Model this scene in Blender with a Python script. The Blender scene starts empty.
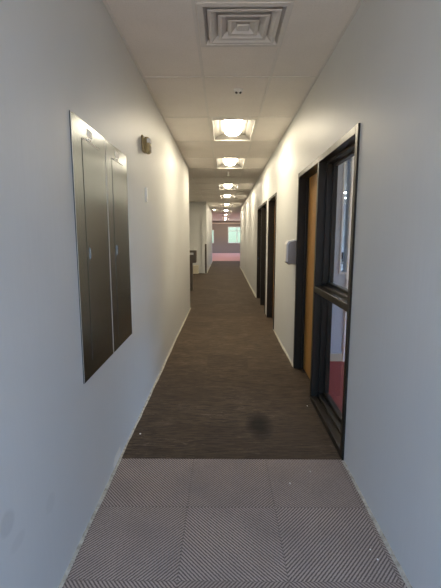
import bpy, bmesh, math, random
from mathutils import Vector, Matrix
S = bpy.context.scene
COL = S.collection
random.seed(7)
PI = math.pi

# ------------------------------------------------------------------ helpers
def new(): return bmesh.new()
def box(bm, x0, x1, y0, y1, z0, z1, bev=0.0, seg=2):
    vs = [bm.verts.new((x, y, z)) for x in (x0, x1) for y in (y0, y1) for z in (z0, z1)]
    idx = [(0,1,3,2),(4,6,7,5),(0,4,5,1),(2,3,7,6),(0,2,6,4),(1,5,7,3)]
    fs = [bm.faces.new([vs[i] for i in f]) for f in idx]
    if bev > 0:
        es = {e for f in fs for e in f.edges}
        bmesh.ops.bevel(bm, geom=list(es), offset=bev, segments=seg, profile=.5, affect='EDGES')
    return bm
def quad(bm, *p):
    return bm.faces.new([bm.verts.new(q) for q in p])
def cyl(bm, c, r, h, axis='z', n=20, r2=None):
    m = Matrix.Translation(c)
    if axis == 'x': m = m @ Matrix.Rotation(PI/2, 4, 'Y')
    if axis == 'y': m = m @ Matrix.Rotation(PI/2, 4, 'X')
    bmesh.ops.create_cone(bm, cap_ends=True, segments=n, radius1=r, radius2=r if r2 is None else r2, depth=h, matrix=m)
    return bm
def obj(name, bm, mat, parent=None, smooth=False, recalc=True):
    if recalc: bmesh.ops.recalc_face_normals(bm, faces=bm.faces)
    me = bpy.data.meshes.new(name); bm.to_mesh(me); bm.free()
    for p in me.polygons: p.use_smooth = smooth
    o = bpy.data.objects.new(name, me)
    if mat: me.materials.append(mat)
    COL.objects.link(o)
    if parent:
        o.parent = parent
        me.transform(Matrix.Translation(-parent.location))
    return o
def tag(o, label=None, cat=None, group=None, kind=None):
    if label: o['label'] = label
    if cat: o['category'] = cat
    if group: o['group'] = group
    if kind: o['kind'] = kind
    return o
def thing(name, loc, label, cat, group=None, kind=None):
    o = bpy.data.objects.new(name, None); o.location = loc; o.empty_display_size = .05
    COL.objects.link(o)
    return tag(o, label, cat, group, kind)
def struct(name, bm, mat, label, smooth=False, recalc=True):
    o = obj(name, bm, mat, None, smooth, recalc); return tag(o, label, kind='structure')
def copy_tree(o, loc, label):
    c = o.copy(); COL.objects.link(c); c.location = loc; c['label'] = label
    for ch in list(o.children):
        d = ch.copy(); COL.objects.link(d); d.parent = c
        for g in list(ch.children):
            e = g.copy(); COL.objects.link(e); e.parent = d
    return c

# ------------------------------------------------------------------ materials
class NT:
    def __init__(s, name):
        s.m = bpy.data.materials.new(name); s.m.use_nodes = True
        s.t = s.m.node_tree; s.b = s.t.nodes['Principled BSDF']
        s.out = s.t.nodes['Material Output']
    def n(s, kind, **kw):
        nd = s.t.nodes.new(kind)
        for k, v in kw.items(): setattr(nd, k, v)
        return nd
    def l(s, a, b): s.t.links.new(a, b)
    def val(s, sock, v):
        if hasattr(v, 'is_linked') or hasattr(v, 'links'): s.l(v, sock)
        else: sock.default_value = v
    def math(s, op, a, b=0.0, c=None, clamp=False):
        nd = s.n('ShaderNodeMath', operation=op, use_clamp=clamp)
        s.val(nd.inputs[0], a); s.val(nd.inputs[1], b)
        if c is not None: s.val(nd.inputs[2], c)
        return nd.outputs[0]
    def coords(s):
        if not hasattr(s, '_co'):
            s._co = s.n('ShaderNodeTexCoord').outputs['Object']
            sp = s.n('ShaderNodeSeparateXYZ'); s.l(s._co, sp.inputs[0])
            s.x, s.y, s.z = sp.outputs
        return s._co
    def noise(s, scale, vec=(1,1,1), detail=3, rough=.55, dist=0):
        mp = s.n('ShaderNodeMapping'); s.l(s.coords(), mp.inputs[0]); mp.inputs['Scale'].default_value = vec
        nz = s.n('ShaderNodeTexNoise'); s.l(mp.outputs[0], nz.inputs['Vector'])
        nz.inputs['Scale'].default_value = scale; nz.inputs['Detail'].default_value = detail
        nz.inputs['Roughness'].default_value = rough; nz.inputs['Distortion'].default_value = dist
        return nz.outputs['Fac']
    def ramp(s, f, stops):
        r = s.n('ShaderNodeValToRGB'); s.l(f, r.inputs[0])
        e = r.color_ramp.elements
        while len(e) < len(stops): e.new(.5)
        for el, (p, c) in zip(e, stops):
            el.position = p; el.color = (c, c, c, 1) if isinstance(c, (int, float)) else (*c, 1)
        return r.outputs[0]
    def mix(s, f, a, b, mode='MIX'):
        m = s.n('ShaderNodeMix', data_type='RGBA', blend_type=mode)
        s.val(m.inputs[0], f)
        for i, v in ((6, a), (7, b)):
            if isinstance(v, tuple): m.inputs[i].default_value = (*v, 1)
            else: s.l(v, m.inputs[i])
        return m.outputs[2]
    def bump(s, h, strength=.2, dist=.002):
        b = s.n('ShaderNodeBump'); s.l(h, b.inputs['Height'])
        b.inputs['Strength'].default_value = strength; b.inputs['Distance'].default_value = dist
        s.l(b.outputs[0], s.b.inputs['Normal'])
    def set(s, **kw):
        for k, v in kw.items():
            k = k.replace('_', ' ')
            if isinstance(v, tuple) and len(v) == 3: v = (*v, 1)
            s.val(s.b.inputs[k], v)
        return s
def plain(name, col, rough=.5, metal=0., spec=.5, var=.06, scale=30):
    t = NT(name); f = t.noise(scale)
    c = t.mix(f, tuple(v*(1-var) for v in col), tuple(v*(1+var) for v in col))
    t.set(Base_Color=c, Roughness=rough, Metallic=metal); t.b.inputs['Specular IOR Level'].default_value = spec
    return t.m

def wall_mat(name, col, scuffs=()):
    t = NT(name); t.coords()
    st = t.noise(9, (5, 5, .35), 4, .6)
    bl = t.noise(1.1, (1, 1, 1), 3)
    c = t.mix(st, tuple(v*.94 for v in col), tuple(v*1.05 for v in col))
    c = t.mix(t.ramp(bl, [(.35, 0), (.7, 1)]), c, tuple(v*.95 for v in col))
    for (y, z, ry, rz, k) in scuffs:
        d = t.math('ADD', t.math('POWER', t.math('MULTIPLY', t.math('SUBTRACT', t.y, y), 1/ry), 2),
                   t.math('POWER', t.math('MULTIPLY', t.math('SUBTRACT', t.z, z), 1/rz), 2))
        d = t.math('ADD', d, t.math('MULTIPLY', t.math('SUBTRACT', t.noise(14), .5), .8))
        f = t.ramp(d, [(.45, k), (1.0, 0)])
        c = t.mix(f, c, (.16, .16, .17))
    t.set(Base_Color=c, Roughness=t.ramp(st, [(.3, WALL_R-.05), (.75, WALL_R+.07)]))
    t.b.inputs['Specular IOR Level'].default_value = .22
    t.bump(t.noise(16, (4, 4, .5), 4), .10, .004)
    return t.m
WALL_R = .46
M = {}
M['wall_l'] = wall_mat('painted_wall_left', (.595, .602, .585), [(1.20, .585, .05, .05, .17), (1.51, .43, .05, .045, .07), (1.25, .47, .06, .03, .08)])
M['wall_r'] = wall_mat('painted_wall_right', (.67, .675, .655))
M['wall_far'] = wall_mat('mauve_wall', (.30, .268, .235))
M['wall_room'] = wall_mat('room_wall', (.56, .61, .68))

def ceil_mat():
    t = NT('ceiling_tile'); t.coords()
    f = t.noise(160, detail=2); g = t.noise(2.2, detail=2)
    c = t.mix(t.ramp(f, [(.3, 0), (.5, 1)]), (.72, .67, .61), (.80, .75, .69))
    c = t.mix(t.ramp(g, [(.35, .0), (.75, .35)]), c, (.64, .60, .545))
    t.set(Base_Color=c, Roughness=.85); t.bump(f, .25, .002); return t.m
M['ceiling'] = ceil_mat()
M['grid'] = plain('white_grid', (.70, .665, .61), .45, spec=.4)
M['white_metal'] = plain('white_enamel', (.74, .72, .68), .4)
M['pan'] = plain('reflector_pan', (.095, .09, .08), .6)
M['vent'] = plain('vent_enamel', (.66, .63, .59), .45)
M['vent_dark'] = plain('vent_inside', (.6, .56, .53), .8)

def herring():
    t = NT('herringbone_carpet'); t.coords()
    X = t.math('ADD', t.x, .21); Y = t.math('SUBTRACT', t.y, 2.558)
    i = t.math('FLOOR', t.math('MULTIPLY', X, 1/.505)); j = t.math('FLOOR', t.math('MULTIPLY', Y, 1/.494))
    par = t.math('FLOORED_MODULO', t.math('ADD', t.math('ADD', i, j), 41.0), 2.0)
    sgn = t.math('SUBTRACT', t.math('MULTIPLY', par, 2.0), 1.0)
    wob = t.math('MULTIPLY', t.noise(70, detail=2), .006)
    ph = t.math('ADD', t.math('ADD', t.math('MULTIPLY', X, sgn), t.math('MULTIPLY', Y, .92)), wob)
    w = t.math('SINE', t.math('MULTIPLY', ph, 2*PI/.0195))
    st = t.math('MULTIPLY_ADD', w, .5, .5)
    yarn = t.noise(260, detail=2)
    st = t.math('ADD', st, t.math('MULTIPLY', t.math('SUBTRACT', yarn, .5), 1.5))
    c = t.mix(t.ramp(st, [(.18, 0), (.72, 1)]), (.125, .097, .080), (.45, .365, .310))
    wn = t.n('ShaderNodeTexWhiteNoise', noise_dimensions='2D')
    cb = t.n('ShaderNodeCombineXYZ'); t.l(i, cb.inputs[0]); t.l(j, cb.inputs[1]); t.l(cb.outputs[0], wn.inputs['Vector'])
    c = t.mix(t.math('MULTIPLY', wn.outputs[0], .30), c, (.17, .125, .09))
    # tile joints
    def edge(v, p):
        fr = t.math('FRACT', t.math('MULTIPLY', v, 1/p))
        return t.math('MINIMUM', fr, t.math('SUBTRACT', 1.0, fr))
    e = t.math('MINIMUM', edge(X, .505), edge(Y, .494))
    c = t.mix(t.ramp(e, [(.003, .22), (.012, 0)]), c, (.07, .06, .055))
    c = t.mix(t.ramp(t.noise(3, detail=3), [(.4, 0), (.75, .4)]), c, (.15, .13, .12))
    t.set(Base_Color=c, Roughness=.95); t.b.inputs['Specular IOR Level'].default_value = .1
    t.bump(st, .3, .003); return t.m
M['herring'] = herring()

def brown():
    t = NT('brown_carpet'); t.coords()
    lin = t.noise(9, (.8, 8, 1), 5, .7, .6)
    fine = t.noise(300, detail=2)
    c = t.mix(t.ramp(lin, [(.36, 0), (.64, 1)]), (.030, .020, .0125), (.122, .083, .048))
    gate = t.ramp(t.noise(2.4, (1, 2, 1), 2), [(.42, 0), (.60, 1)])
    for sc, vec, am in ((3.2, (.55, 6, 1), .55), (5.3, (.5, 5, 1), .4)):
        k = t.math('ABSOLUTE', t.math('SUBTRACT', t.noise(sc, vec, 3, .5, 1.2), .5))
        c = t.mix(t.math('MULTIPLY', gate, t.ramp(k, [(.004, am), (.014, 0)])), c, (.27, .20, .15))
    c = t.mix(t.math('MULTIPLY', fine, .45), c, (.03, .024, .018))
    i = t.math('FLOOR', t.math('MULTIPLY', t.math('ADD', t.x, .21), 1/.505)); j = t.math('FLOOR', t.math('MULTIPLY', t.math('SUBTRACT', t.y, 2.558), 1/.494))
    wn = t.n('ShaderNodeTexWhiteNoise', noise_dimensions='2D')
    cb = t.n('ShaderNodeCombineXYZ'); t.l(i, cb.inputs[0]); t.l(j, cb.inputs[1]); t.l(cb.outputs[0], wn.inputs['Vector'])
    c = t.mix(t.math('MULTIPLY', wn.outputs[0], .45), c, (.044, .029, .019))
    # round stain
    d = t.math('ADD', t.math('POWER', t.math('MULTIPLY', t.math('SUBTRACT', t.x, .292), 1/.125), 2),
               t.math('POWER', t.math('MULTIPLY', t.math('SUBTRACT', t.y, 3.07), 1/.27), 2))
    d = t.math('ADD', d, t.math('MULTIPLY', t.math('SUBTRACT', t.noise(9), .5), .5))
    c = t.mix(t.ramp(d, [(.1, .85), (1.25, 0)]), c, (.006, .004, .0025))
    t.set(Base_Color=c, Roughness=.8); t.b.inputs['Specular IOR Level'].default_value = .2
    t.bump(lin, .35, .003); return t.m
M['brown'] = brown()
def pilecarpet(name, a, b):
    t = NT(name); t.coords(); f = t.noise(180, detail=2)
    t.set(Base_Color=t.mix(f, a, b), Roughness=.9); t.bump(f, .3, .003); return t.m
M['pink'] = pilecarpet('pink_carpet', (.46, .235, .205), (.58, .32, .28))
M['officefl'] = pilecarpet('grey_carpet', (.25, .28, .32), (.32, .35, .40))
M['red'] = pilecarpet('red_carpet', (.20, .035, .04), (.30, .06, .06))

def steel():
    t = NT('brushed_steel'); t.coords()
    s_ = t.noise(10, (5, 5, .12), 3, .6)
    c = t.mix(s_, (.15, .175, .192), (.172, .197, .215))
    t.set(Base_Color=c, Metallic=1.0, Roughness=.22); return t.m
M['steel'] = steel()
M['steel_and_highlight'] = plain('steel_and_highlight', (.60, .59, .56), .5, .6)  # bare metal parts; brightened to paint the lit top of the panel doors
M['gap'] = plain('dark_rubber', (.03, .03, .03), .7)
def bronze():
    t = NT('dark_bronze'); t.coords()
    f = t.noise(12, (4, 4, .5), 3)
    t.set(Base_Color=t.mix(f, (.020, .0155, .010), (.028, .022, .015)), Metallic=.0, Roughness=t.ramp(f, [(.3, .30), (.7, .40)]))
    t.b.inputs['Specular IOR Level'].default_value = .22; return t.m
M['bronze'] = bronze()
def wood():
    t = NT('oak_door'); t.coords()
    f = t.noise(7, (5, 5, .5), 5, .6, 1.5); g = t.noise(90, (1, 1, .03), 3)
    c = t.mix(t.ramp(f, [(.3, 0), (.7, 1)]), (.42, .21, .050), (.56, .30, .078))
    c = t.mix(t.math('MULTIPLY', g, .35), c, (.24, .11, .035))
    t.set(Base_Color=c, Roughness=.42); return t.m
M['wood'] = wood()
M['darkdoor'] = plain('dark_door', (.035, .030, .025), .5)
def glass():
    t = NT('clear_glass')
    tr = t.n('ShaderNodeBsdfTransparent'); tr.inputs[0].default_value = (.94, .97, .96, 1)
    gl = t.n('ShaderNodeBsdfGlossy'); gl.inputs['Roughness'].default_value = .02
    fr = t.n('ShaderNodeFresnel'); ge = t.n('ShaderNodeNewGeometry'); t.l(t.math('MULTIPLY_ADD', ge.outputs['Backfacing'], 1/1.5-1.5, 1.5), fr.inputs['IOR'])
    mx = t.n('ShaderNodeMixShader'); t.l(fr.outputs[0], mx.inputs[0]); t.l(tr.outputs[0], mx.inputs[1]); t.l(gl.outputs[0], mx.inputs[2])
    t.l(mx.outputs[0], t.out.inputs['Surface']); return t.m
M['glass'] = glass()
def emit(name, col, st):
    t = NT(name); t.set(Base_Color=(.8, .8, .8), Emission_Color=col); t.b.inputs['Emission Strength'].default_value = st; return t.m
M['lamp'] = emit('lit_diffuser', (1.0, .87, .65), 22.5)
M['lamp_cool'] = emit('cool_diffuser', (.9, .95, 1.0), 26.0)
M['white_plastic'] = plain('white_plastic', (.72, .71, .67), .4)
M['grey_and_shade_plastic'] = plain('grey_and_shade_plastic', (.29, .245, .205), .4)  # plain grey parts, and the dispenser side painted as shaded
M['beige'] = plain('beige_plastic', (.42, .33, .17), .5)
M['lens'] = plain('strobe_lens', (.85, .84, .80), .12)
M['label'] = plain('label_card', (.90, .88, .82), .45)
M['ink'] = plain('label_ink', (.40, .38, .34), .6)
M['cream'] = plain('cream_paint', (.66, .60, .45), .5)
M['guard'] = plain('brown_guard', (.085, .062, .045), .45)
M['fount'] = plain('brown_enamel', (.13, .105, .078), .4)
M['soffit'] = plain('soffit_paint', (.75, .68, .55), .5)
M['vinyl_white'] = plain('window_frame_white', (.84, .85, .85), .4)
M['monitor'] = plain('dark_screen', (.04, .04, .05), .3)
def residue():
    t = NT('glue_residue'); t.coords()
    f = t.noise(22, detail=5, rough=.7)
    c = t.mix(t.ramp(f, [(.32, 0), (.62, 1)]), (.24, .215, .17), (.50, .47, .39))
    t.set(Base_Color=c, Roughness=.8); t.bump(f, .2, .004); return t.m
M['residue'] = residue()
M['crumb'] = plain('plaster_crumb', (.72, .70, .64), .8)

# ------------------------------------------------------------------ shell
XL, XR, HC, T = -.735, .838, 2.96, .15
YB = -1.7                                           # street end of the corridor, behind the camera
LEFT_END, REC, PIER_END, R_END, FARY = 8.42, 16.5, 24.7, 20.4, 36.7
# floors
b = new(); box(b, XL-.02, XR+.02, YB, 2.558, -.05, 0)
struct('floor', b, M['herring'], 'grey herringbone carpet tiles at the near end of the corridor')
b = new(); box(b, XL-.02, XR+.02, 2.558, LEFT_END-.15, -.05, 0); box(b, -2.7, XR+.02, LEFT_END-.15, REC+.2, -.05, 0)
box(b, XL-.02, XR+.02, REC+.2, R_END, -.05, 0); box(b, -6, 7, R_END, 24.8, -.05, 0)
for a, c in ((2.545, 4.52), (6.42, 7.48), (7.84, 9.86)): box(b, XR+.02, XR+T, a, c, -.05, 0)
struct('floor', b, M['brown'], 'dark brown streaky carpet along the corridor with a round stain')
b = new(); box(b, -6, 7, 24.8, FARY, -.05, 0)
struct('floor', b, M['pink'], 'pink carpet in the bright room at the far end')
b = new(); box(b, XR+T+.001, 4.6, .4, 4.75, -.05, 0)
struct('floor', b, M['red'], 'red carpet in the side room behind the tall glass sidelight')
b = new(); box(b, XR+T+.001, 9, 4.9, 17.9, -.05, 0)
struct('floor', b, M['officefl'], 'grey carpet in the office beyond the side room')

# walls
b = new()
OPEN = [(2.545, 4.52), (6.42, 7.48), (7.84, 9.86)]; OH = 2.24
ys = YB
for a, c in OPEN:
    box(b, XR, XR+T, ys, a, 0, HC); box(b, XR, XR+T, a, c, OH, HC); ys = c
box(b, XR, XR+T, ys, R_END, 0, HC)
struct('wall_right', b, M['wall_r'], 'long pale grey right wall of the corridor with door openings')
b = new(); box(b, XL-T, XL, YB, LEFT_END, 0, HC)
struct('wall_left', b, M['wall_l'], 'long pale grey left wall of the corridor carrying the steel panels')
b = new(); box(b, -2.7, -.93, REC+.08, REC+.23, 0, HC); box(b, -.93, XL, REC, REC+.23, 0, HC); box(b, XL-T, XL, REC+.23, PIER_END, 0, HC)
struct('wall_left', b, M['wall_r'], 'grey wall beyond the recess on the left, with its corner')
b = new(); box(b, -2.7, -2.55, LEFT_END-.15, REC+.08, 0, HC); box(b, -2.55, XL-T, LEFT_END-.15, LEFT_END, 0, HC)
struct('wall_recess', b, M['wall_r'], 'grey inner walls of the recess on the left')
# far room
W1 = (.36, 2.3, .91, 2.42); W2 = (-2.5, -.93, .91, 2.13)
b = new()
for (x0, x1) in ((-6, W2[0]), (W2[1], W1[0]), (W1[1], 7)): box(b, x0, x1, FARY, FARY+.2, 0, HC)
for w in (W1, W2): box(b, w[0], w[1], FARY, FARY+.2, 0, w[2]); box(b, w[0], w[1], FARY, FARY+.2, w[3], HC)
struct('wall_back', b, M['wall_far'], 'mauve end wall of the far room with two windows')
b = new()
SW = [(26.3, 29.3), (31.3, 34.8)]  # unseen side openings, added to let more daylight into the far room
for sx in (-6.15, 7.0):
    y = R_END - .15
    for a, c in SW:
        box(b, sx, sx+.15, y, a, 0, HC); box(b, sx, sx+.15, a, c, 0, .9); box(b, sx, sx+.15, a, c, 2.3, HC); y = c
    box(b, sx, sx+.15, y, FARY+.2, 0, HC)
box(b, -6, XL-T, R_END-.15, R_END, 0, HC)
box(b, XR+T, 7, R_END-.15, R_END, 0, HC)
struct('wall_side', b, M['wall_far'], 'mauve side walls of the far room')
b = new(); box(b, -6, 7, FARY-.06, FARY, 2.68, 2.78)
struct('trim_1', b, M['soffit'], 'cream band along the top of the far end wall')
# rooms on the right
b = new()
box(b, XR+T+.001, 1.41, 4.75, 4.9, 0, HC); box(b, 1.41, 1.485, 4.75, 4.9, 0, 1.12); box(b, 1.41, 1.485, 4.75, 4.9, 2.62, HC); box(b, 1.485, 9, 4.75, 4.9, 0, HC)
box(b, XR+T+.001, 4.6, .25, .4, 0, HC)
box(b, 4.6, 4.75, .25, .5, 0, HC); box(b, 4.6, 4.75, .5, 4.6, 0, .4); box(b, 4.6, 4.75, .5, 4.6, 2.8, HC); box(b, 4.6, 4.75, 4.6, 4.75, 0, HC)  # unseen outer opening, enlarged to brighten the side room
box(b, 9, 9.15, 4.75, 6, 0, HC); box(b, 9, 9.15, 6, 16, 0, .8); box(b, 9, 9.15, 6, 16, 2.5, HC); box(b, 9, 9.15, 16, 18.05, 0, HC); box(b, XR+T+.001, 9, 17.9, 18.05, 0, HC)
struct('wall_room', b, M['wall_room'], 'pale blue walls of the rooms behind the right wall')
b = new(); box(b, XR+T+.001, 9.15, .25, 18.05, HC, HC+.05)
struct('ceiling', b, M['ceiling'], 'plain ceiling of the rooms behind the right wall')
b = new(); box(b, XR+T+.002, 1.484, 4.735, 4.75, .002, .10, .003)
struct('baseboard_back', b, M['cream'], 'cream baseboard on the back wall of the side room')
b = new()
box(b, 1.485, 1.60, 4.73, 4.75, .0, 2.75, .003); box(b, 1.395, 1.41, 4.73, 4.75, 1.095, 2.645, .003)
box(b, 1.41, 1.485, 4.73, 4.75, 1.095, 1.12, .003); box(b, 1.41, 1.485, 4.73, 4.75, 2.62, 2.645, .003)
struct('trim_2', b, M['vinyl_white'], 'white trim around the slim inner window in the side room')

# ceiling with cells; light and vent cells stay open
LIGHTS = [(5.03, 6.09), (7.42, 8.49), (11.03, 12.23), (13.9, 15.0), (17.75, 18.9), (21.8, 22.95), (26.2, 27.35), (30.4, 31.5), (34.2, 35.3)]
VENT = (-.172, .425, 2.62, 3.18)
GX = [-.19, .415]
GY = [-2.2, -1.0, .18, 1.37, 2.565, 3.754, 4.947, 6.14, 7.355, 8.55, 9.75, 10.96, 12.29, 12.85, 13.85, 15.06, 16.3, 17.68, 18.97, 20.3]
FX = [x*.605 - .19 for x in range(-10, 13) if -6 < x*.605-.19 < 7]
FYs = [21.73, 23.02, 24.6, 26.13, 27.42, 28.9, 30.33, 31.57, 32.9, 34.13, 35.37, 36.3]
b = new()
def hole_strip(x0, x1, y0, y1, holes):
    """flat ceiling between x0..x1, y0..y1 leaving the rectangular holes open"""
    y = y0
    for hx0, hx1, hy0, hy1 in sorted(holes, key=lambda h: h[2]):
        quad(b, (x0, y, HC), (x0, hy0, HC), (x1, hy0, HC), (x1, y, HC))
        quad(b, (x0, hy0, HC), (x0, hy1, HC), (hx0, hy1, HC), (hx0, hy0, HC))
        quad(b, (hx1, hy0, HC), (hx1, hy1, HC), (x1, hy1, HC), (x1, hy0, HC))
        y = hy1
    quad(b, (x0, y, HC), (x0, y1, HC), (x1, y1, HC), (x1, y, HC))
LX0, LX1 = -.155, .395
holes = [(VENT[0]+.02, VENT[1]-.02, VENT[2]+.02, VENT[3]-.02)] + [(LX0+.012, LX1-.012, a+.012, c-.012) for a, c in LIGHTS]
hole_strip(XL, XR, YB, R_END, [h for h in holes if h[3] < R_END])
hole_strip(-6, 7, R_END, FARY, [h for h in holes if h[3] > R_END])
quad(b, (-2.55, LEFT_END, HC), (-2.55, REC+.08, HC), (XL, REC+.08, HC), (XL, LEFT_END, HC))
for f in b.faces: f.normal_update()
bmesh.ops.recalc_face_normals(b, faces=b.faces)
for f in list(b.faces):
    if f.normal.z > 0: f.normal_flip()
struct('ceiling', b, M['ceiling'], 'suspended ceiling of speckled tiles over the corridor', recalc=False)
# light-tight slab above the tile plane
b = new(); box(b, -6.2, XR+T, YB-.1, FARY+.2, HC+.16, HC+.2); box(b, XR+T, 7.2, R_END-.2, FARY+.2, HC+.16, HC+.2)
struct('ceiling', b, M['vent_dark'], 'structural slab above the suspended ceiling')
b = new(); d = .0115
def tee(x0, x1, y0, y1): box(b, x0, x1, y0, y1, HC-.005, HC-.0005)
for x in GX: tee(x-d, x+d, YB, R_END)
for y in GY:
    for (x0, x1) in ((XL, GX[0]-d), (GX[0]+d, GX[1]-d), (GX[1]+d, XR)): tee(x0, x1, y-d, y+d)
    if LEFT_END < y < REC: tee(-2.55, XL, y-d, y+d)
for x in (-.80, -1.405, -2.01): tee(x-d, x+d, LEFT_END, REC+.08)
for x in FX: tee(x-d, x+d, R_END, FARY)
for y in FYs: tee(-6, 7, y-d, y+d)
tee(XL, XL+.02, YB, LEFT_END); tee(XR-.02, XR, YB, R_END)
struct('ceiling_grid', b, M['grid'], 'thin white metal grid carrying the ceiling tiles')

# glue and plaster residue along the foot of both walls
def strip(name, side, y0, y1, w0, label, seed):
    r = random.Random(seed); b = new(); n = max(6, int((y1-y0)/.035)); prev = None
    x = XL if side < 0 else XR; w = w0
    for i in range(n+1):
        y = y0 + (y1-y0)*i/n
        w = max(.010, min(w0*1.5, w + r.uniform(-.0022, .0022) + (w0-w)*.08))
        h = .002 + r.random()*.003
        pts = [(x, y, h + r.random()*.006), (x - side*w*.45, y, h), (x - side*w, y, .0015)]
        row = [b.verts.new(p) for p in pts]
        if prev:
            for k in range(2): b.faces.new((prev[k], row[k], row[k+1], prev[k+1]))
        prev = row
    bmesh.ops.recalc_face_normals(b, faces=b.faces)
    o = struct(name, b, M['residue'], label); return o
strip('trim_3', -1, 1.0, LEFT_END, .018, 'ragged pale glue line along the foot of the left wall', 1)
strip('trim_4', 1, 1.0, 2.54, .018, 'ragged pale glue line at the foot of the near right wall', 2)
strip('trim_5', 1, 4.53, 6.41, .016, 'ragged pale glue line at the foot of the right wall past the glazed doorway', 3)
strip('trim_6', 1, 9.87, R_END, .03, 'pale glue line at the foot of the far right wall', 4)
strip('trim_7', -1, REC+.05, PIER_END, .03, 'pale glue line at the foot of the far left wall', 5)
# ragged plaster tear above the glue line on the left
b = new(); r = random.Random(11); c = b.verts.new((XL+.003, 2.50, .03)); ring = []
for k in range(14):
    a = 2*PI*k/14; q = .7+.5*r.random()
    ring.append(b.verts.new((XL+.0015, 2.50+.10*math.cos(a)*q, .045+.04*math.sin(a)*q)))
for k in range(14): b.faces.new((c, ring[k], ring[(k+1) % 14]))
struct('trim_8', b, M['crumb'], 'torn plaster patch low on the left wall at the carpet change')

# ------------------------------------------------------------------ glazed doorway on the right (nearest)
FX0, FX1 = XR-.012, XR+T-.004
def reveal(root, y0, y1, mull=None):
    b = new(); w = .05
    box(b, FX0, FX1, y0+.001, y0+w, 0.001, OH-.001, .002, 1)
    obj('near_jamb', b, M['bronze'], root)
    b = new(); box(b, FX0, FX1, y1-w, y1-.001, 0.001, OH-.001, .002, 1)
    box(b, XR+.075, XR+.10, y1-w-.016, y1-w, .001, OH-w, .002, 1)
    obj('far_jamb', b, M['bronze'], root)
    b = new(); box(b, FX0, FX1, y0+w, y1-w, OH-w, OH-.001, .002, 1)
    obj('head', b, M['bronze'], root)
    if mull:
        b = new(); box(b, FX0, FX1, mull[0], mull[1], 0.001, OH-w, .002, 1)
        obj('mullion', b, M['bronze'], root)
d1 = thing('door_1', (XR, 3.53, 0), 'nearest doorway on the right, bronze frame with wood door and tall glass sidelight', None, None, 'structure')
reveal(d1, 2.545, 4.52, (3.55, 3.60))
b = new(); box(b, XR+.10, XR+.143, 3.604, 4.466, .008, OH-.054, .003); leaf = obj('door_leaf', b, M['wood'], d1); leaf['label'] = 'plain orange oak door leaf'
b = new(); cyl(b, (XR+.088, 3.67, 1.02), .026, .012, 'x'); cyl(b, (XR+.076, 3.67, 1.02), .009, .03, 'x'); box(b, XR+.056, XR+.07, 3.66, 3.78, 1.012, 1.028, .004)
h = obj('door_handle', b, M['steel_and_highlight'], leaf); h.matrix_parent_inverse = Matrix.Identity(4)
def fixchild(o, root):   # sub-part meshes are stored relative to their thing
    o.data.transform(Matrix.Translation(-root.location))
fixchild(h, d1)
# sidelight: sill, mid rail, glazing stops, panes
b = new(); box(b, FX0, FX1, 2.595, 3.55, .001, .05, .002, 1); box(b, XR+.05, FX1, 2.595, 3.55, .05, .075, .002, 1); box(b, XR+.10, FX1, 2.595, 3.55, .075, .095, .002, 1)
obj('sill', b, M['bronze'], d1)
b = new(); box(b, FX0, FX1, 2.595, 3.55, 1.045, 1.10, .002, 1); box(b, XR+.05, FX1, 2.595, 3.55, 1.10, 1.118, .002, 1); box(b, XR+.10, FX1, 2.595, 3.55, 1.118, 1.136, .002, 1)
obj('mid_rail', b, M['bronze'], d1)
b = new()
for (z0, z1) in ((.095, 1.045), (1.136, OH-.05)):
    for k, xx in ((.022, XR+.055), (.040, XR+.105)):
        box(b, xx, FX1, 3.55-k, 3.55, z0, z1, .002, 1); box(b, xx, FX1, 2.595, 2.595+k, z0, z1, .002, 1)
        box(b, xx, FX1, 2.595, 3.55, z1-k, z1, .002, 1)
obj('glazing_stop', b, M['bronze'], d1)
for nm, z0, z1 in (('lower_pane', .09, 1.01), ('upper_pane', 1.13, OH-.085)):
    b = new(); box(b, XR+.125, XR+.131, 2.63, 3.515, z0, z1); obj(nm, b, M['glass'], d1)

d2 = thing('door_2', (XR, 6.95, 0), 'dark narrow doorway in the middle of the right wall', None, None, 'structure')
reveal(d2, 6.42, 7.48)
b = new(); box(b, XR+.10, XR+.143, 6.474, 7.426, .008, OH-.054, .003); obj('door_leaf', b, M['wood'], d2)
d3 = thing('door_3', (XR, 8.85, 0), 'dark farther doorway on the right with sidelight', None, None, 'structure')
reveal(d3, 7.84, 9.86, (8.80, 8.85))
b = new(); box(b, XR+.10, XR+.143, 8.854, 9.806, .008, OH-.054, .003); obj('door_leaf', b, M['darkdoor'], d3)
b = new(); box(b, XR+.10, XR+.143, 7.894, 8.796, .003, OH-.054, .003); obj('sidelight_panel', b, M['darkdoor'], d3)
b = new(); box(b, XR-.005, XR+.05, 9.803, 9.8095, .985, 1.02, .001, 1); obj('strike_plate', b, M['steel'], d3)['label'] = 'bright metal strike plate'

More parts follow.
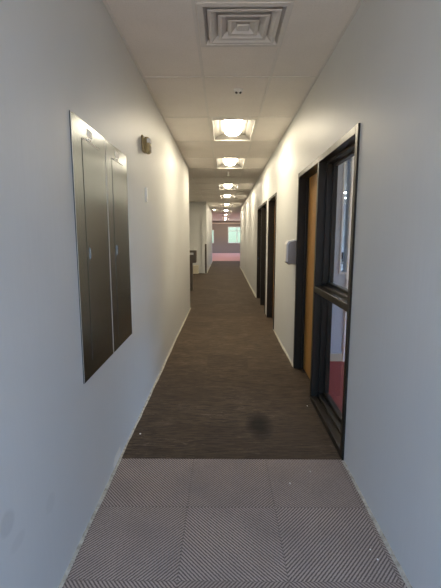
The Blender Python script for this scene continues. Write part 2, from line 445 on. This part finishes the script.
# ------------------------------------------------------------------ steel panels on the left wall
def panel(y0, y1, label):
    yc = (y0+y1)/2
    root = thing('electrical_panel', (XL, yc, .79), label, 'electrical panel', 'pair of steel electrical panels')
    z0, z1 = .785, 2.14; dy0, dy1, dz0, dz1 = yc-.135, yc+.135, .87, 2.047; P = .006
    b = new()
    for a in ((y0, dy0-.002, z0, z1), (dy1+.002, y1, z0, z1), (dy0-.002, dy1+.002, z0, dz0-.002), (dy0-.002, dy1+.002, dz1+.002, z1)):
        box(b, XL+.0005, XL+P, *a)
    obj('cover_frame', b, M['steel'], root)
    b = new(); box(b, XL+P-.001, XL+P+.001, y0, y0+.003, z0, z1); box(b, XL+P-.001, XL+P+.001, y1-.003, y1, z0, z1)
    obj('edge_bead', b, M['steel_and_highlight'], root)
    b = new(); box(b, XL+.0005, XL+P+.002, dy0, dy1, dz0, dz1, .0015, 1)
    dr = obj('door', b, M['steel'], root)
    b = new(); box(b, XL+P+.0025, XL+P+.007, dy0+.038, dy0+.044, 1.43, 1.485, .001); box(b, XL+P+.002, XL+P+.003, dy0+.032, dy0+.052, 1.415, 1.50)
    h = obj('latch', b, M['steel'], dr); fixchild(h, root)
    b = new(); box(b, XL+P, XL+P+.004, dy0+.002, dy1, dz1-.001, dz1+.004, .0005, 1); h = obj('door_top_highlight', b, M['steel_and_highlight'], dr); fixchild(h, root)  # paler strip paints a highlight along the top of the door
    # labels
    b = new(); box(b, XL+P, XL+P+.0015, yc-.05, yc+.035, 2.077, 2.115); lb = obj('name_label', b, M['label'], root); lb['label'] = 'white card label'
    b = new(); r = random.Random(int(y0*100))
    for zz in (2.102, 2.090):
        y = yc-.026
        while y < yc+.015:
            w = r.uniform(.006, .014); box(b, XL+P+.0015, XL+P+.0019, y, y+w, zz-.0022, zz+.0022); y += w+.004
    fixchild(obj('print', b, M['ink'], lb), root)
    b = new(); box(b, XL+P, XL+P+.0015, yc-.045, yc+.01, 2.056, 2.068); obj('small_label', b, M['label'], root)
    return root
panel(1.955, 2.500, 'tall steel electrical panel on the left wall, the left one of the pair')
panel(2.507, 3.035, 'tall steel electrical panel on the left wall, the right one, nearer the fire alarm')

# beige alarm
root = thing('fire_alarm', (XL, 3.69, 2.35), 'brown-beige fire alarm with small clear strobe high on the left wall', 'fire alarm')
b = new(); box(b, XL, XL+.018, 3.625, 3.765, 2.30, 2.44, .012, 3); obj('back_plate', b, M['beige'], root, True)
b = new(); box(b, XL+.018, XL+.070, 3.630, 3.755, 2.29, 2.428, .026, 4); obj('housing', b, M['beige'], root, True)
b = new(); box(b, XL+.048, XL+.080, 3.626, 3.70, 2.372, 2.408, .005, 2); obj('strobe_lens', b, M['lens'], root)['label'] = 'clear white strobe lens'
b = new()
for k in range(6): box(b, XL+.0695, XL+.0715, 3.65, 3.73, 2.305+k*.009, 2.308+k*.009)
obj('sounder_slots', b, M['gap'], root)
root = thing('wall_plate', (XL, 3.76, 1.93), 'slim white vertical plate on the left wall below the fire alarm', 'wall plate')
b = new(); box(b, XL, XL+.018, 3.735, 3.785, 1.868, 2.0, .004, 2); obj('plate', b, M['label'], root)
for z in (1.885, 1.983): obj('screw', cyl(new(), (XL+.019, 3.76, z), .004, .003, 'x', 10), M['steel_and_highlight'], root)

# dispenser on the right wall
root = thing('soap_dispenser', (XR, 4.68, 1.36), 'white wall dispenser with sides coloured grey as shade beside the bronze doorway frame', 'dispenser')
y0, y1, xo = 4.575, 4.74, XR-.110
b = new()  # housing is painted grey for its shaded side; the cover keeps the white
prof = [(XR, 1.225), (xo+.02, 1.225), (xo, 1.25), (xo, 1.455), (xo+.02, 1.487), (XR, 1.507)]
for yy in (y0, y1): pass
va = [b.verts.new((x, y0, z)) for x, z in prof]; vb = [b.verts.new((x, y1, z)) for x, z in prof]
n = len(prof)
b.faces.new(va); b.faces.new(vb[::-1])
for k in range(n): b.faces.new((va[k], vb[k], vb[(k+1) % n], va[(k+1) % n]))
bmesh.ops.bevel(b, geom=[e for e in b.edges], offset=.009, segments=3, profile=.5, affect='EDGES')
obj('housing', b, M['grey_and_shade_plastic'], root, True)['label'] = 'housing coloured grey as if shaded'
b = new(); prof = [(xo-.004, 1.255), (xo-.004, 1.458), (xo+.018, 1.494), (XR-.002, 1.512), (XR-.002, 1.500), (xo+.032, 1.478), (xo+.016, 1.450), (xo+.014, 1.255)]
va = [b.verts.new((x, y0-.002, z)) for x, z in prof]; vb = [b.verts.new((x, y1+.002, z)) for x, z in prof]; n = len(prof)
b.faces.new(va); b.faces.new(vb[::-1])
for k in range(n): b.faces.new((va[k], vb[k], vb[(k+1) % n], va[(k+1) % n]))
obj('front_cover', b, M['white_plastic'], root)['label'] = 'white front cover'
b = new(); box(b, xo+.03, xo+.06, y0+.06, y0+.10, 1.218, 1.227, .002, 2); obj('nozzle', b, M['grey_and_shade_plastic'], root)

# outlets low on the right wall
def outlet(y, label):
    root = thing('power_outlet', (XR, y, .4), label, 'outlet', 'white outlets low on the right wall')
    b = new(); box(b, XR-.006, XR, y-.036, y+.036, .342, .458, .002, 2); obj('plate', b, M['white_plastic'], root)
    for z in (.375, .425):
        b = new(); cyl(b, (XR-.007, y, z), .017, .003, 'x', 16); obj('receptacle', b, M['grey_and_shade_plastic'], root)
    return root
o1 = outlet(10.78, 'white outlet low on the right wall just past the far dark doorway')
copy_tree(o1, (XR, 12.58, .4), 'white outlet low on the right wall, second past the far dark doorway')
copy_tree(o1, (XR, 15.1, .4), 'white outlet low on the right wall, farthest from the dark doorways')

# ------------------------------------------------------------------ ceiling things
def light(a, c, label):
    xc, yc = (LX0+LX1)/2, (a+c)/2; w, l = (LX1-LX0)/2, (c-a)/2
    root = thing('ceiling_light', (xc, yc, HC), label, 'ceiling light', 'lit troffers in a line along the ceiling')
    b = new(); z = HC-.004; t = .016
    box(b, xc-w, xc+w, yc-l, yc-l+t, z-.004, HC-.0002, .002, 1); box(b, xc-w, xc+w, yc+l-t, yc+l, z-.004, HC-.0002, .002, 1)
    box(b, xc-w, xc-w+t, yc-l+t, yc+l-t, z-.004, HC-.0002, .002, 1); box(b, xc+w-t, xc+w, yc-l+t, yc+l-t, z-.004, HC-.0002, .002, 1)
    obj('frame', b, M['white_metal'], root)
    b = new(); w2, l2 = w-t, l-t; wi, li, zt = .10, l2-.09, HC+.085
    o_ = [(xc-w2, yc-l2), (xc+w2, yc-l2), (xc+w2, yc+l2), (xc-w2, yc+l2)]; i_ = [(xc-wi, yc-li), (xc+wi, yc-li), (xc+wi, yc+li), (xc-wi, yc+li)]
    for k in range(4):
        m = (k+1) % 4
        A, B = o_[k], o_[m]; Cc, Dd = i_[m], i_[k]
        mid = lambda p, q, f: (p[0]*(1-f)+q[0]*f, p[1]*(1-f)+q[1]*f)
        A2, B2 = mid(A, Dd, .45), mid(B, Cc, .45)
        quad(b, (*A, HC-.001), (*B, HC-.001), (*B2, HC+.055), (*A2, HC+.055))
        quad(b, (*A2, HC+.055), (*B2, HC+.055), (*Cc, zt), (*Dd, zt))
    quad(b, *[(*p, zt) for p in i_])
    bmesh.ops.remove_doubles(b, verts=b.verts, dist=.0005)
    obj('reflector', b, M['pan'], root)
    b = new(); R, n, m = .118, 14, 16; rows = []
    L = l2 - .085
    for i in range(m+1):
        u = -1+2*i/m; y = yc+L*u
        s_ = max(.02, 1-abs(u)**7); row = []
        for k in range(n+1):
            a_ = PI*k/n; row.append(b.verts.new((xc+R*math.cos(a_)*s_**.6, y, HC+.058-.057*math.sin(a_)*s_)))
        rows.append(row)
    for i in range(m):
        for k in range(n): b.faces.new((rows[i][k], rows[i+1][k], rows[i+1][k+1], rows[i][k+1]))
    obj('diffuser', b, M['lamp'], root, True)['label'] = 'glowing warm diffuser'
    return root
ordl = ['nearest and largest lit ceiling light, just past the small detector', 'second lit ceiling light from the near end, sprinkler just past it', 'third lit ceiling light from the near end',
        'fourth lit ceiling light from the near end', 'fifth lit ceiling light from the near end', 'sixth lit ceiling light from the near end, short of the pink carpet',
        'seventh lit ceiling light, first over the pink carpet', 'eighth lit ceiling light, second over the pink carpet', 'farthest lit ceiling light, closest to the end wall']
for (a, c), t in zip(LIGHTS, ordl): light(a, c, t)

x0, x1, y0, y1 = VENT; xc, yc = (x0+x1)/2, (y0+y1)/2
root = thing('ceiling_vent', (xc, yc, HC), 'square white louvred air diffuser in the ceiling above the near end', 'vent')
def ring(bm, ro, zo, ri, zi, th=.003):
    fo, fi = (y1-y0)/(x1-x0), (y1-y0)/(x1-x0)
    P = lambda r, z: [(xc-r, yc-r*fo, z), (xc+r, yc-r*fo, z), (xc+r, yc+r*fo, z), (xc-r, yc+r*fo, z)]
    O, I = P(ro, zo), P(ri, zi); O2, I2 = P(ro, zo+th), P(ri, zi+th)
    for k in range(4):
        m = (k+1) % 4
        quad(bm, O[k], O[m], I[m], I[k]); quad(bm, O2[k], O2[m], I2[m], I2[k])
        quad(bm, O[k], O[m], O2[m], O2[k]); quad(bm, I[k], I[m], I2[m], I2[k])
b = new(); ring(b, .298, HC-.006, .262, HC-.009, .005); ring(b, .262, HC-.009, .244, HC+.02); obj('flange', b, M['vent'], root)
for ro in (.234, .168, .102):
    b = new(); ring(b, ro, HC-.012, ro-.022, HC-.012); ring(b, ro-.022, HC-.012, ro-.056, HC+.016); obj('louvre', b, M['vent'], root)
b = new(); box(b, xc-.042, xc+.042, yc-.04, yc+.04, HC-.014, HC+.0, .006, 1); obj('centre_plate', b, M['vent'], root)
b = new(); quad(b, (x0+.005, y0+.005, HC+.045), (x1-.005, y0+.005, HC+.045), (x1-.005, y1-.005, HC+.045), (x0+.005, y1-.005, HC+.045))
for (p, q) in (((x0, y0), (x1, y0)), ((x1, y0), (x1, y1)), ((x1, y1), (x0, y1)), ((x0, y1), (x0, y0))):
    cl = lambda p: (min(max(p[0], x0+.025), x1-.025), min(max(p[1], y0+.025), y1-.025))
    p, q = cl(p), cl(q); quad(b, (*p, HC+.001), (*q, HC+.001), (*q, HC+.045), (*p, HC+.045))
obj('duct', b, M['vent_dark'], root)

root = thing('occupancy_detector', (.138, 4.06, HC), 'small white round ceiling detector with two dark eyes, between vent and first light', 'detector')
b = new(); cyl(b, (.138, 4.06, HC-.006), .048, .012, n=28); cyl(b, (.138, 4.06, HC-.022), .030, .022, n=24, r2=.040); obj('base', b, M['white_plastic'], root)
for dx in (-.019, .019):
    b = new(); bmesh.ops.create_uvsphere(b, u_segments=12, v_segments=8, radius=.0125, matrix=Matrix.Translation((.138+dx, 4.045, HC-.032))); obj('eye', b, M['gap'], root, True)['label'] = 'dark round eye'
root = thing('sprinkler_head', (.09, 9.0, HC), 'small pale sprinkler head hanging just past the second ceiling light', 'sprinkler')
b = new(); cyl(b, (.09, 9, HC-.005), .04, .010, n=20, r2=.03); obj('escutcheon', b, M['white_metal'], root)
b = new(); cyl(b, (.09, 9, HC-.038), .014, .06, n=12); obj('stem', b, M['white_metal'], root)
b = new(); cyl(b, (.09, 9, HC-.076), .034, .020, n=16, r2=.02); obj('deflector', b, M['label'], root)
root = thing('recessed_downlight', (-.53, 21.3, HC), 'tiny bright round downlight left of the ceiling light line, far along', 'downlight')
b = new(); cyl(b, (-.53, 21.3, HC-.009), .075, .006, n=20); obj('trim_ring', b, M['white_metal'], root)
b = new(); cyl(b, (-.53, 21.3, HC-.016), .055, .008, n=20); obj('bulb', b, M['lamp'], root)

# ------------------------------------------------------------------ recess on the left
root = thing('drinking_fountain', (-.95, 11.25, 0), 'dark brown pedestal drinking fountain in the recess past the left wall', 'drinking fountain')
b = new(); box(b, -1.14, -.90, 11.15, 11.42, 0, .80, .012); obj('pedestal', b, M['fount'], root)
b = new(); box(b, -1.16, -.785, 11.10, 11.46, .80, 1.15, .025, 3); obj('cabinet', b, M['fount'], root)
b = new(); box(b, -1.165, -.78, 11.095, 11.465, 1.15, 1.175, .010, 2); obj('basin', b, M['steel_and_highlight'], root)['label'] = 'bright metal basin top'
b = new(); cyl(b, (-.88, 11.2, 1.188), .014, .03, n=12); cyl(b, (-.86, 11.2, 1.2), .009, .05, 'x', 10); obj('spout', b, M['steel_and_highlight'], root)
b = new(); box(b, -.99, -.86, 11.088, 11.102, 1.03, 1.09, .004); obj('push_bar', b, M['steel_and_highlight'], root)
root = thing('storage_box', (-1.2, 16.4, 0), 'small cream box on the floor against the recess back wall', 'box')
b = new(); box(b, -1.33, -1.07, 16.3, 16.56, 0, .30, .006); obj('box_body', b, M['cream'], root)
b = new(); box(b, -1.34, -1.06, 16.29, 16.57, .30, .34, .006); obj('lid', b, M['cream'], root)
b = new(); g = .006
for a in ((-.80, XL+g, REC-g, REC-.0005), (XL+.0005, XL+g, REC-g, REC+.06)): box(b, a[0], a[1], a[2], a[3], .01, 1.23, .001, 1)
tag(obj('corner_guard', b, M['guard']), 'dark brown corner guard on the wall corner past the recess', 'corner guard')

# ------------------------------------------------------------------ plaster crumbs
def crumb(x, y, s, label):
    b = new(); bmesh.ops.create_icosphere(b, subdivisions=1, radius=s)
    r = random.Random(int(x*1000+y*77))
    for v in b.verts: v.co = Vector((v.co.x*r.uniform(.7, 1.2), v.co.y*r.uniform(.8, 1.6), v.co.z*r.uniform(.5, .8)))
    zmin = min(v.co.z for v in b.verts)
    for v in b.verts: v.co.z -= zmin
    o = obj('plaster_crumb', b, M['crumb']); o.location = (x, y, 0)
    tag(o, label, 'crumb', 'plaster crumbs on the carpet')
crumb(-.66, 2.90, .008, 'white plaster crumb on the dark carpet by the left wall')
crumb(.419, 2.281, .0055, 'white crumb on the grey carpet below and right of the dark stain')
crumb(.575, 2.41, .004, 'tiny crumb on the grey carpet near the carpet change, right of centre')
crumb(.732, 1.756, .0045, 'tiny crumb by the near right wall, the one farther along')
crumb(.745, 1.695, .005, 'white crumb nearest the near right wall')
crumb(.77, 3.43, .006, 'pale crumb on the dark carpet by the sidelight sill')

# ------------------------------------------------------------------ far windows
def window(name, w, label, bars_x, bars_z):
    root = thing(name, (w[0], FARY, w[2]), label, None, None, 'structure')
    b = new(); t = .05; y0, y1 = FARY+.05, FARY+.11
    box(b, w[0], w[1], y0, y1, w[2], w[2]+t); box(b, w[0], w[1], y0, y1, w[3]-t, w[3]); box(b, w[0], w[0]+t, y0, y1, w[2]+t, w[3]-t); box(b, w[1]-t, w[1], y0, y1, w[2]+t, w[3]-t)
    for x in bars_x: box(b, x-.03, x+.03, y0, y1, w[2]+t, w[3]-t)
    for z in bars_z: box(b, w[0]+t, w[1]-t, y0+.01, y1-.01, z-.025, z+.025)
    obj('window_frame', b, M['vinyl_white'], root)
    b = new(); box(b, w[0]+t, w[1]-t, y0+.025, y0+.031, w[2]+t, w[3]-t); obj('pane', b, M['glass'], root)
window('window_1', W1, 'bright window right of centre in the far end wall', [1.2], [2.03])
window('window_2', W2, 'bright sliver of window at the left of the far end wall', [-1.7], [])

# ------------------------------------------------------------------ office behind the slim inner window
for k, (x, y) in enumerate(((4.15, 12.6), (4.75, 14.3))):
    root = thing('office_light', (x, y, HC), ['ceiling light seen through the sidelight, the higher one', 'ceiling light seen through the sidelight, the lower one'][k], 'ceiling light', 'office lights behind the glass')
    b = new(); box(b, x-.31, x+.31, y-.61, y+.61, HC-.02, HC-.001, .004); obj('frame', b, M['white_metal'], root)
    b = new(); box(b, x-.28, x+.28, y-.58, y+.58, HC-.026, HC-.02); obj('diffuser', b, M['lamp_cool'], root)
root = thing('desk', (2.45, 8.0, 0), 'pale desk seen through the sidelight beyond the slim inner window', 'desk')
b = new(); box(b, 2.1, 3.3, 7.8, 8.5, 1.0, 1.03, .004); obj('desk_top', b, M['white_plastic'], root)
for x in (2.14, 3.26):
    for y in (7.84, 8.46):
        b = new(); box(b, x-.02, x+.02, y-.02, y+.02, 0, 1.0, .003); obj('leg', b, M['grey_and_shade_plastic'], root)
root = thing('monitor', (2.42, 8.1, 1.03), 'small dark monitor on the desk seen through the sidelight', 'monitor')
b = new(); box(b, 2.36, 2.56, 8.1, 8.13, 1.09, 1.22, .005); obj('screen', b, M['monitor'], root)
b = new(); box(b, 2.44, 2.48, 8.10, 8.13, 1.035, 1.09); box(b, 2.38, 2.54, 8.05, 8.2, 1.03, 1.04, .003); obj('stand', b, M['monitor'], root)

# ------------------------------------------------------------------ daylight
w = bpy.data.worlds.new('sky'); S.world = w; w.use_nodes = True; nt = w.node_tree
bg = nt.nodes['Background']
tc = nt.nodes.new('ShaderNodeTexCoord'); sp = nt.nodes.new('ShaderNodeSeparateXYZ'); nt.links.new(tc.outputs['Generated'], sp.inputs[0])
rp = nt.nodes.new('ShaderNodeValToRGB'); mr = nt.nodes.new('ShaderNodeMapRange'); mr.inputs[1].default_value = -1; mr.inputs[2].default_value = 1
nt.links.new(sp.outputs[2], mr.inputs[0]); nt.links.new(mr.outputs[0], rp.inputs[0]); nt.links.new(rp.outputs[0], bg.inputs[0])
e = rp.color_ramp.elements
e[0].position = .0; e[0].color = (.70, .62, .54, 1)
e[1].position = .47; e[1].color = (.56, .50, .44, 1)
for p, c in ((.487, (.075, .102, .080)), (.515, (.098, .126, .108)), (.56, (.285, .53, 1.02)), (.70, (.375, .67, 1.2))):
    q = e.new(p); q.color = (*c, 1)
bg.inputs[1].default_value = 3.4
def portal(name, loc, rot, sx, sy):
    l = bpy.data.lights.new(name, 'AREA'); l.shape = 'RECTANGLE'; l.size = sx; l.size_y = sy; l.cycles.is_portal = True
    o = bpy.data.objects.new(name, l); o.location = loc; o.rotation_euler = rot; COL.objects.link(o)
R90 = PI/2
portal('sky_portal', ((XL+XR)/2, YB, HC/2), (R90, 0, 0), XR-XL, HC)            # faces +Y after rotation below
for wv in (W1, W2): portal('sky_portal', ((wv[0]+wv[1])/2, FARY+.2, (wv[2]+wv[3])/2), (-R90, 0, 0), wv[1]-wv[0], wv[3]-wv[2])
portal('sky_portal', (4.75, 2.55, 1.6), (0, R90, 0), 2.4, 4.1)
portal('sky_portal', (9.15, 11, 1.65), (0, R90, 0), 1.7, 10.0)
for a, c in SW:
    portal('sky_portal', (7.15, (a+c)/2, 1.6), (0, R90, 0), 1.4, c-a); portal('sky_portal', (-6.15, (a+c)/2, 1.6), (0, -R90, 0), 1.4, c-a)

# ------------------------------------------------------------------ camera
cam = bpy.data.cameras.new('camera'); co = bpy.data.objects.new('camera', cam); COL.objects.link(co)
cam.sensor_fit = 'HORIZONTAL'; cam.sensor_width = 36; cam.lens = 392/441*36; cam.clip_start = .02; cam.clip_end = 200
co.location = (0, 0, 1.55); co.rotation_euler = (math.radians(90-8.388), 0, math.radians(.506))
S.camera = co
S.cycles.use_denoising = True
S.cycles.max_bounces = 10; S.cycles.diffuse_bounces = 6; S.cycles.glossy_bounces = 5; S.cycles.transparent_max_bounces = 12
S.cycles.sample_clamp_indirect = 6
vs = S.view_settings; vs.view_transform = 'Standard'; vs.look = 'None'; vs.gamma = 1; vs.exposure = 1.43; vs.use_curve_mapping = False
